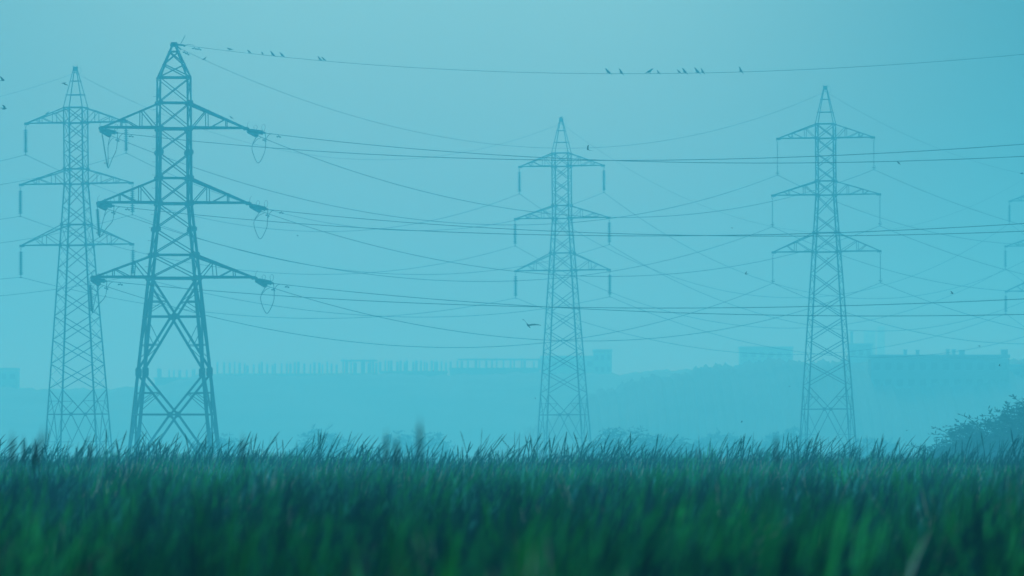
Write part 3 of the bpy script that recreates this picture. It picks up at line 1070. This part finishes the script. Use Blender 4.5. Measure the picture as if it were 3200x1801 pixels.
# ------------------------------------------------------------------ trees
def spread_tree(x, d, ytop, half, label, seed, nspray, group, base=0.0, leaf=0.16, spray=1.6, flat=1.0):
    """wide feathery thorn tree: half = crown half width in metres"""
    r = random.Random(seed)
    cx = (x - 1600) * d / S
    top = CZ + (HZ - ytop) * d / S - base
    e = tag(empty('thorn_tree', (cx, d, base)), label, 'tree', group)
    tr = MB()
    nl = 9
    limbs = []
    for i in range(nl):
        th = 2 * math.pi * i / nl + r.uniform(-0.3, 0.3)
        rr = half * r.uniform(0.45, 0.8)
        e1 = Vector((math.cos(th) * rr, math.sin(th) * rr * 0.8, top * r.uniform(0.55, 0.85)))
        b0 = Vector((r.uniform(-0.3, 0.3), r.uniform(-0.3, 0.3), top * 0.22))
        mid = lerp(b0, e1, 0.5) + Z * top * 0.1
        tr.tube(curve([b0, mid, e1], 10), [0.2 * half / 8 * (1 - 0.08 * q) for q in range(11)], 6)
        limbs.append(e1)
    tr.tube([(0, 0, -0.3), (0.1, 0, top * 0.12), (0, 0.1, top * 0.26)], [0.4 * half / 8, 0.32 * half / 8, 0.26 * half / 8], 8)
    tr.build('trunk', M['bark'], e)
    cr = MB()
    for i in range(nspray):
        # points in and on a flattened dome, several lobes for an uneven outline
        th = r.uniform(0, 2 * math.pi)
        u = math.sqrt(r.random())
        lob = 1 + 0.13 * math.sin(3 * th + seed) + 0.1 * math.sin(7 * th + 2 * seed)
        rx = u * half * lob
        px, py = math.cos(th) * rx, math.sin(th) * rx * 0.8
        dome = top * (0.96 - flat * 0.72 * (u ** 2.2)) * (1 + 0.05 * math.sin(px * 1.3 + seed) + 0.04 * math.sin(px * 3.1 + py))
        pz = lerp(top * 0.12, dome, 1 - abs(r.gauss(0, 0.28))) if r.random() < 0.75 else r.uniform(top * 0.1, dome)
        outw = Vector((math.cos(th), math.sin(th) * 0.8, 0))
        dirv = (outw * r.uniform(0.4, 1.0) + Vector((r.gauss(0, 0.5), r.gauss(0, 0.4), r.uniform(-0.25, 0.5)))).normalized()
        p = Vector((px, py, pz))
        ln = spray * r.uniform(0.5, 1.2)
        pts = []
        for k in range(5):
            pts.append(p + dirv * ln * k / 4 - Z * (0.22 * ln * (k / 4) ** 2))
        cr.tube(pts, [0.02, 0.018, 0.014, 0.01, 0.006], 3, False)
        nlf = 20
        for k in range(nlf):
            t = r.uniform(0.1, 1.0)
            c = p + dirv * ln * t - Z * (0.22 * ln * t * t)
            a = Vector((r.gauss(0, 1), r.gauss(0, 1), r.gauss(0, 0.5))).normalized()
            a = (a + dirv * 0.8).normalized()
            bb = a.cross(Vector((r.gauss(0, 1), r.gauss(0, 1), r.gauss(0, 1)))).normalized()
            s = leaf * r.uniform(0.6, 1.5)
            cr._add([c, c + a * s + bb * s * 0.28, c + a * s * 2.0, c + a * s - bb * s * 0.28], [(0, 1, 2, 3)])
    cr.build('crown', M['leaf'], e)
    return e


spread_tree(3580, 540, 1208, 12.6, 'large dark feathery thorn tree filling the right edge above the reeds', 4, 5600, 'thorn trees behind the reeds', leaf=0.115, spray=1.9, flat=0.9)
spread_tree(1955, 985, 1333, 5.2, 'pale twiggy thorn tree right of the palest pylon\'s foot', 9, 330, 'thorn trees behind the reeds', leaf=0.17, spray=1.5)
spread_tree(2075, 1010, 1356, 4.2, 'lower pale thorn bush beside the twiggy tree right of the palest pylon', 12, 260, 'thorn trees behind the reeds', leaf=0.17, spray=1.4)
spread_tree(1010, 1180, 1345, 4.6, 'very faint thorn bush between the dark pylon and the palest one', 15, 260, 'thorn trees behind the reeds', leaf=0.2, spray=1.4)
spread_tree(1300, 1240, 1345, 6.0, 'very faint wide thorn bush left of the palest pylon', 17, 300, 'thorn trees behind the reeds', leaf=0.2, spray=1.4)
spread_tree(2455, 1200, 1336, 3.6, 'very faint round bush left of the rod-insulator pylon\'s foot', 19, 240, 'thorn trees behind the reeds', leaf=0.2, spray=1.2)
spread_tree(2260, 1210, 1352, 6.0, 'very faint long low bush midway between the two right pylons', 21, 300, 'thorn trees behind the reeds', leaf=0.2, spray=1.3)
spread_tree(2720, 1180, 1368, 5.0, 'very faint low bush just right of the rod-insulator pylon\'s foot', 23, 240, 'thorn trees behind the reeds', leaf=0.2, spray=1.2)
spread_tree(690, 1150, 1362, 3.6, 'very faint low bush at the right foot of the dark pylon', 25, 200, 'thorn trees behind the reeds', leaf=0.2, spray=1.2)


# ------------------------------------------------------------------ reeds
def smooth_noise(x, y, seed):
    r = np.random.default_rng(seed)
    out = np.zeros_like(x)
    for f, a in ((0.12, 1.0), (0.3, 0.7), (0.8, 0.45), (2.1, 0.3)):
        for _ in range(3):
            th = r.uniform(0, 2 * np.pi)
            out += a * np.sin((x * np.cos(th) * 1.6 + y * np.sin(th) * 0.7) * f * 2.0 + r.uniform(0, 6.28))
    return out / 3.2


def reed_mesh(px, py, height, width, lean_x, lean_y, colr, yaw, head=None):
    """one strip of five quads per blade, rooted at the ground"""
    n = len(px)
    lv = np.array([0.0, 0.5, 0.72, 0.86, 0.95, 1.0])
    wv = np.array([0.8, 1.0, 0.95, 0.72, 0.42, 0.06])
    wh = np.array([0.35, 0.4, 0.45, 0.75, 1.15, 0.2])
    if head is None:
        head = np.zeros(n, bool)
    m = len(lv)
    V = np.empty((n, m, 2, 3), np.float32)
    droop = rng.uniform(0.0, 0.05, n) * (rng.random(n) < 0.5)
    for i in range(m):
        t = lv[i]
        bend = t ** 2.4
        cx = px + lean_x * height * bend
        cy = py + lean_y * height * bend
        cz = height * t * (1 - 0.1 * np.abs(lean_x) * bend) - droop * height * t ** 6 * 2 - 0.05
        hw_ = width * np.where(head, wh[i], wv[i]) / 2
        tw = yaw + 0.7 * t
        V[:, i, 0] = np.stack([cx - np.cos(tw) * hw_, cy - np.sin(tw) * hw_, cz], 1)
        V[:, i, 1] = np.stack([cx + np.cos(tw) * hw_, cy + np.sin(tw) * hw_, cz], 1)
    V = V.reshape(-1, 3)
    base = (np.arange(n) * m * 2)[:, None, None]
    q = np.array([[2 * i, 2 * i + 1, 2 * i + 3, 2 * i + 2] for i in range(m - 1)])[None]
    F = (base + q).reshape(-1, 4)
    C = np.repeat(np.concatenate([colr, np.ones((n, 1))], 1), m * 2, 0).astype(np.float32)
    return V, F, C


def mesh_np(name, V, F, C, mat):
    me = bpy.data.meshes.new(name)
    me.vertices.add(len(V)); me.vertices.foreach_set('co', V.astype(np.float32).ravel())
    me.loops.add(F.size); me.loops.foreach_set('vertex_index', F.astype(np.int32).ravel())
    me.polygons.add(len(F)); me.polygons.foreach_set('loop_start', np.arange(0, F.size, 4, dtype=np.int32))
    me.update(calc_edges=True)
    at = me.color_attributes.new('blade_color', 'FLOAT_COLOR', 'POINT')
    at.data.foreach_set('color', C.ravel())
    me.materials.append(mat)
    o = bpy.data.objects.new(name, me)
    col.objects.link(o)
    return o


Y0, Y1 = 11.0, 292.0


def scatter(n, y0, y1, pw=1.0):
    u = rng.random(n)
    # even per area over a wedge with a margin each side
    a, b = 0.063, 4.0
    A = lambda y: a * y * y / 2 + b * y
    tot = A(y0) + u * (A(y1) - A(y0))
    y = (-b + np.sqrt(b * b + 2 * a * tot)) / a
    x = rng.uniform(-1, 1, n) * (a * y + b)
    return x, y


# tufts: the blades of a tuft share colour, height and lean
NT = 23000
tx, ty = scatter(NT, Y0, Y1)
# extra slender flowering tufts along the far margin
ne = 3800
ex, ey = scatter(ne, 215, Y1)
tx = np.concatenate([tx, ex]); ty = np.concatenate([ty, ey])
n_all = NT + ne
flower = np.arange(n_all) >= NT
nz = smooth_noise(tx, ty, 5)
far = np.clip((ty - 150) / 110, 0, 1)
edge = np.clip((ty - 225) / 60, 0, 1)
th_ = 2.5 + (0.12 + 0.1 * far) * nz + rng.normal(0, 0.2, n_all) * (0.6 + 0.4 * np.clip((200 - ty) / 100, 0, 1)) + 0.06 * far + 0.08 * np.clip((100 - ty) / 70, 0, 1)
clump = np.clip(0.5 + 0.75 * smooth_noise(tx, ty, 31), 0, 1.3)
th_ = np.where(flower, 2.68 + rng.gamma(1.8, 0.21, n_all) * (0.25 + 1.0 * clump), th_)
mix = rng.random((n_all, 1))
g1 = np.array([0.006, 0.165, 0.02]); g2 = np.array([0.035, 0.25, 0.006]); st = np.array([0.5, 0.32, 0.24]); dk = np.array([0.004, 0.02, 0.006]); pale = np.array([0.1, 0.34, 0.27])
pick = rng.random(n_all)
patch = np.clip(smooth_noise(tx, ty, 77) * 0.5 + 0.5, 0, 1)
tc_ = g1 * (1 - mix) + g2 * mix
tc_ = np.where((pick < 0.14 + 0.5 * patch * (1 - 0.7 * far))[:, None], dk * (0.4 + mix), tc_)  # dark green tufts, also gap shade put into the blade colour
tc_ *= np.where((smooth_noise(tx * 2.2, ty, 91) > -0.1) & (ty < 150), 0.13, np.where(ty < 90, 0.9, 1.15))[:, None]  # near patches darkened in colour to paint the shaded gaps between tufts
tc_ = np.where((pick > 0.98 - 0.5 * far * patch)[:, None], st * (0.5 + 0.8 * mix), tc_)
tc_ = np.where(((pick > 0.74 - 0.08 * far) & (pick < 0.84) & (ty > 30))[:, None], np.where((ty > 85)[:, None], pale, np.array([0.05, 0.32, 0.06])) * (0.5 + 0.9 * mix), tc_)
tc_ = np.where(flower[:, None], dk * (0.5 + 1.2 * mix), tc_)
tl = rng.normal(0.14, 0.1, n_all) + 0.05 * smooth_noise(tx, ty, 8)
tl = np.where(flower, rng.normal(0.22, 0.14, n_all), tl)
tw_ = np.where(flower, rng.uniform(0.024, 0.04, n_all), rng.uniform(0.024, 0.046, n_all) * (1 + 0.25 * np.clip((90 - ty) / 60, 0, 1)))
cnt = np.where(flower, rng.integers(1, 4, n_all), rng.integers(6, 11, n_all))
ix = np.repeat(np.arange(n_all), cnt)
N = len(ix)
rr = rng.normal(0, 0.09, N)
px = tx[ix] + rng.normal(0, 0.075, N); py = ty[ix] + rr
hgt = th_[ix] - np.abs(rng.normal(0, 0.16, N))
hgt = np.minimum(hgt, np.where(py > 120, 3.5, 2.86 - 0.06 * np.clip((40 - py) / 25, 0, 1)))
wid = tw_[ix] * rng.uniform(0.8, 1.15, N)
lean_x = tl[ix] + rng.normal(0.0, 0.085, N)
lean_y = rng.normal(0.0, 0.07, N)
yaw = rng.uniform(-0.9, 0.9, N)
colr = tc_[ix] * rng.uniform(0.7, 1.3, (N, 1))
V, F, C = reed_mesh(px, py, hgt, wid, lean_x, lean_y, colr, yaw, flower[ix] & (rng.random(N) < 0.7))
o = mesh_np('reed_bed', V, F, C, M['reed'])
tag(o, 'dense field of green reeds with grey seed tips filling the whole foreground', 'reeds', kind='stuff')


# a few taller stems close to the camera, far out of focus
near = [(40, 1345, 44, 'leftmost of the tall blurred reeds, faint, at the left edge'), (76, 1360, 58, 'second tall blurred reed from the left edge'),
        (108, 1366, 62, 'third tall blurred reed from the left edge'), (134, 1325, 36, 'very faint leaning blurred reed before the leftmost pylon\'s foot'),
        (283, 1372, 66, 'blurred reed stem inside the foot of the leftmost pylon'), (760, 1352, 48, 'blurred reed stem just right of the dark pylon\'s foot'),
        (1208, 1338, 46, 'blurred reed clump left of the tallest blurred stem'), (1240, 1352, 44, 'soft blurred stem between the clump and the tallest stem'),
        (1313, 1302, 40, 'tallest blurred reed stem, standing clear above the field in the middle'), (2427, 1350, 52, 'blurred reed stem left of the rod-insulator pylon\'s foot')]
near = [(x, y + 2, d * 1.45, w) for x, y, d, w in near]
for i, (x, y, d, words) in enumerate(near):
    r = random.Random(100 + i)
    q = W(x, y, d)
    e = tag(empty('tall_reed', (q.x, d, 0)), words, 'reed', 'tall blurred reeds close to the camera')
    h = q.z
    lx = 0.22 if i == 3 else r.uniform(-0.01, 0.05)
    k = MB()
    k.tube([(-lx * h, 0, -0.05), (-lx * h * 0.8, 0, h * 0.5), (-lx * h * 0.3, 0, h * 0.8), (0, 0, h * 0.97)], [0.009, 0.007, 0.005, 0.004], 6)
    k.build('stem', M['stem'], e)
    k = MB()
    k.lathe((-0.003 - lx * 0.2, 0, h - 0.27), Vector((lx, 0, 1)), [(0, 0.004), (0.01, 0.013), (0.1, 0.0155), (0.2, 0.013), (0.215, 0.004), (0.27, 0.002)], 8)
    k.build('seed_head', M['seedhead'], e, True)
    for b in range(1 if i in (2, 6, 9) else 0):
        n = 1
        V2, F2, C2 = reed_mesh(np.array([r.uniform(-0.04, 0.04)]), np.array([r.uniform(-0.04, 0.04)]), np.array([h * r.uniform(0.86, 0.985)]), np.array([0.022]),
                               np.array([r.uniform(-0.03, 0.06)]), np.array([0.0]), np.array([[0.03, 0.13, 0.05]]), np.array([r.uniform(-0.6, 0.6)]))
        ob = mesh_np('blade', V2, F2, C2, M['reed'])
        ob.parent = e

# ------------------------------------------------------------------ haze
hz = MB()
hz.box((0, 2750, 27.0), 8400, 6300, 56.0)
m = bpy.data.materials.new('haze_air')
m.use_nodes = True
nt = m.node_tree
nt.nodes.clear()
out = nt.nodes.new('ShaderNodeOutputMaterial')
pv = nt.nodes.new('ShaderNodeVolumePrincipled')
pv.inputs['Color'].default_value = (0.27, 0.83, 1.0, 1)
pv.inputs['Absorption Color'].default_value = (1, 1, 1, 1)
pv.inputs['Density'].default_value = 0.00136
pv.inputs['Anisotropy'].default_value = 0.35
nt.links.new(pv.outputs['Volume'], out.inputs['Volume'])
ho = hz.build('haze', m, None)
ho.display_type = 'WIRE'
tag(ho, 'pale teal mist filling the air over the whole field', 'haze', kind='stuff')

# ------------------------------------------------------------------ light
EL, AZ = 34.0, -4.0      # degrees: height, and bearing to the right of straight ahead
world = bpy.data.worlds.new('World')
scene.world = world
world.use_nodes = True
nt = world.node_tree
bg = nt.nodes['Background']
sky = nt.nodes.new('ShaderNodeTexSky')
sky.sky_type = 'NISHITA'
sky.sun_disc = False
sky.sun_elevation = rad(EL)
sky.sun_rotation = rad(AZ)
sky.air_density = 1.0
sky.dust_density = 3.0
sky.ozone_density = 2.0
mx = nt.nodes.new('ShaderNodeMix')
mx.data_type = 'RGBA'
mx.blend_type = 'MULTIPLY'
mx.inputs['Factor'].default_value = 1.0
mx.inputs['B'].default_value = (0.155, 0.475, 0.72, 1)
nt.links.new(sky.outputs['Color'], mx.inputs['A'])
# invented side dimming of the sky, stronger at right, standing in for lens vignetting
wt = nt.nodes.new('ShaderNodeTexCoord')
sep = nt.nodes.new('ShaderNodeSeparateXYZ')
nt.links.new(wt.outputs['Generated'], sep.inputs[0])
m1 = nt.nodes.new('ShaderNodeMapRange'); m1.interpolation_type = 'SMOOTHSTEP'
m1.inputs['From Min'].default_value = 0.005; m1.inputs['From Max'].default_value = 0.075
m1.inputs['To Min'].default_value = 1.0; m1.inputs['To Max'].default_value = 0.22
m2 = nt.nodes.new('ShaderNodeMapRange'); m2.interpolation_type = 'SMOOTHSTEP'
m2.inputs['From Min'].default_value = -0.09; m2.inputs['From Max'].default_value = -0.02
m2.inputs['To Min'].default_value = 0.6; m2.inputs['To Max'].default_value = 1.0
nt.links.new(sep.outputs['X'], m1.inputs['Value']); nt.links.new(sep.outputs['X'], m2.inputs['Value'])
mm = nt.nodes.new('ShaderNodeMath'); mm.operation = 'MULTIPLY'
nt.links.new(m1.outputs[0], mm.inputs[0]); nt.links.new(m2.outputs[0], mm.inputs[1])
# overcast: brighter overhead than at the horizon
m3 = nt.nodes.new('ShaderNodeMapRange')
m3.inputs['From Min'].default_value = 0.0; m3.inputs['From Max'].default_value = 0.6
m3.inputs['To Min'].default_value = 0.44; m3.inputs['To Max'].default_value = 2.6
nt.links.new(sep.outputs['Z'], m3.inputs['Value'])
m4 = nt.nodes.new('ShaderNodeMath'); m4.operation = 'MULTIPLY'
nt.links.new(mm.outputs[0], m4.inputs[0]); nt.links.new(m3.outputs[0], m4.inputs[1])
mm = m4
sky_falloff = nt.nodes.new('ShaderNodeMix'); sky_falloff.data_type = 'RGBA'; sky_falloff.blend_type = 'MULTIPLY'; sky_falloff.inputs['Factor'].default_value = 1.0
nt.links.new(mx.outputs['Result'], sky_falloff.inputs['A']); nt.links.new(mm.outputs[0], sky_falloff.inputs['B'])
nt.links.new(sky_falloff.outputs['Result'], bg.inputs['Color'])
bg.inputs['Strength'].default_value = 0.1

sun = bpy.data.lights.new('sun', 'SUN')
sun.energy = 1.5
sun.angle = rad(12)
sun.color = (0.13, 0.8, 0.84)
so = bpy.data.objects.new('sun', sun)
col.objects.link(so)
dirv = Vector((math.sin(rad(AZ)) * math.cos(rad(EL)), math.cos(rad(AZ)) * math.cos(rad(EL)), math.sin(rad(EL))))
so.rotation_euler = dirv.to_track_quat('Z', 'Y').to_euler()
so.location = (0, 0, 60)

# ------------------------------------------------------------------ camera
cam = bpy.data.cameras.new('camera')
cam.lens = FOC
cam.sensor_width = SENS
cam.shift_y = (HZ - 900.5) / 3200
cam.clip_start = 0.5
cam.clip_end = 20000
cam.dof.use_dof = True
cam.dof.focus_distance = 480
cam.dof.aperture_fstop = 3.8
co = bpy.data.objects.new('camera', cam)
col.objects.link(co)
co.location = (0, 0, CZ)
co.rotation_euler = (math.pi / 2, 0, 0)
scene.camera = co

scene.view_settings.view_transform = 'Standard'
scene.view_settings.look = 'None'
scene.view_settings.exposure = 0.5
scene.view_settings.gamma = 1.0
c = scene.cycles
c.max_bounces = 4
c.diffuse_bounces = 2
c.glossy_bounces = 1
c.transmission_bounces = 1
c.volume_bounces = 1
c.transparent_max_bounces = 4
c.use_denoising = True
c.denoiser = 'OPENIMAGEDENOISE'
c.denoising_input_passes = 'RGB_ALBEDO_NORMAL'
c.denoising_prefilter = 'ACCURATE'
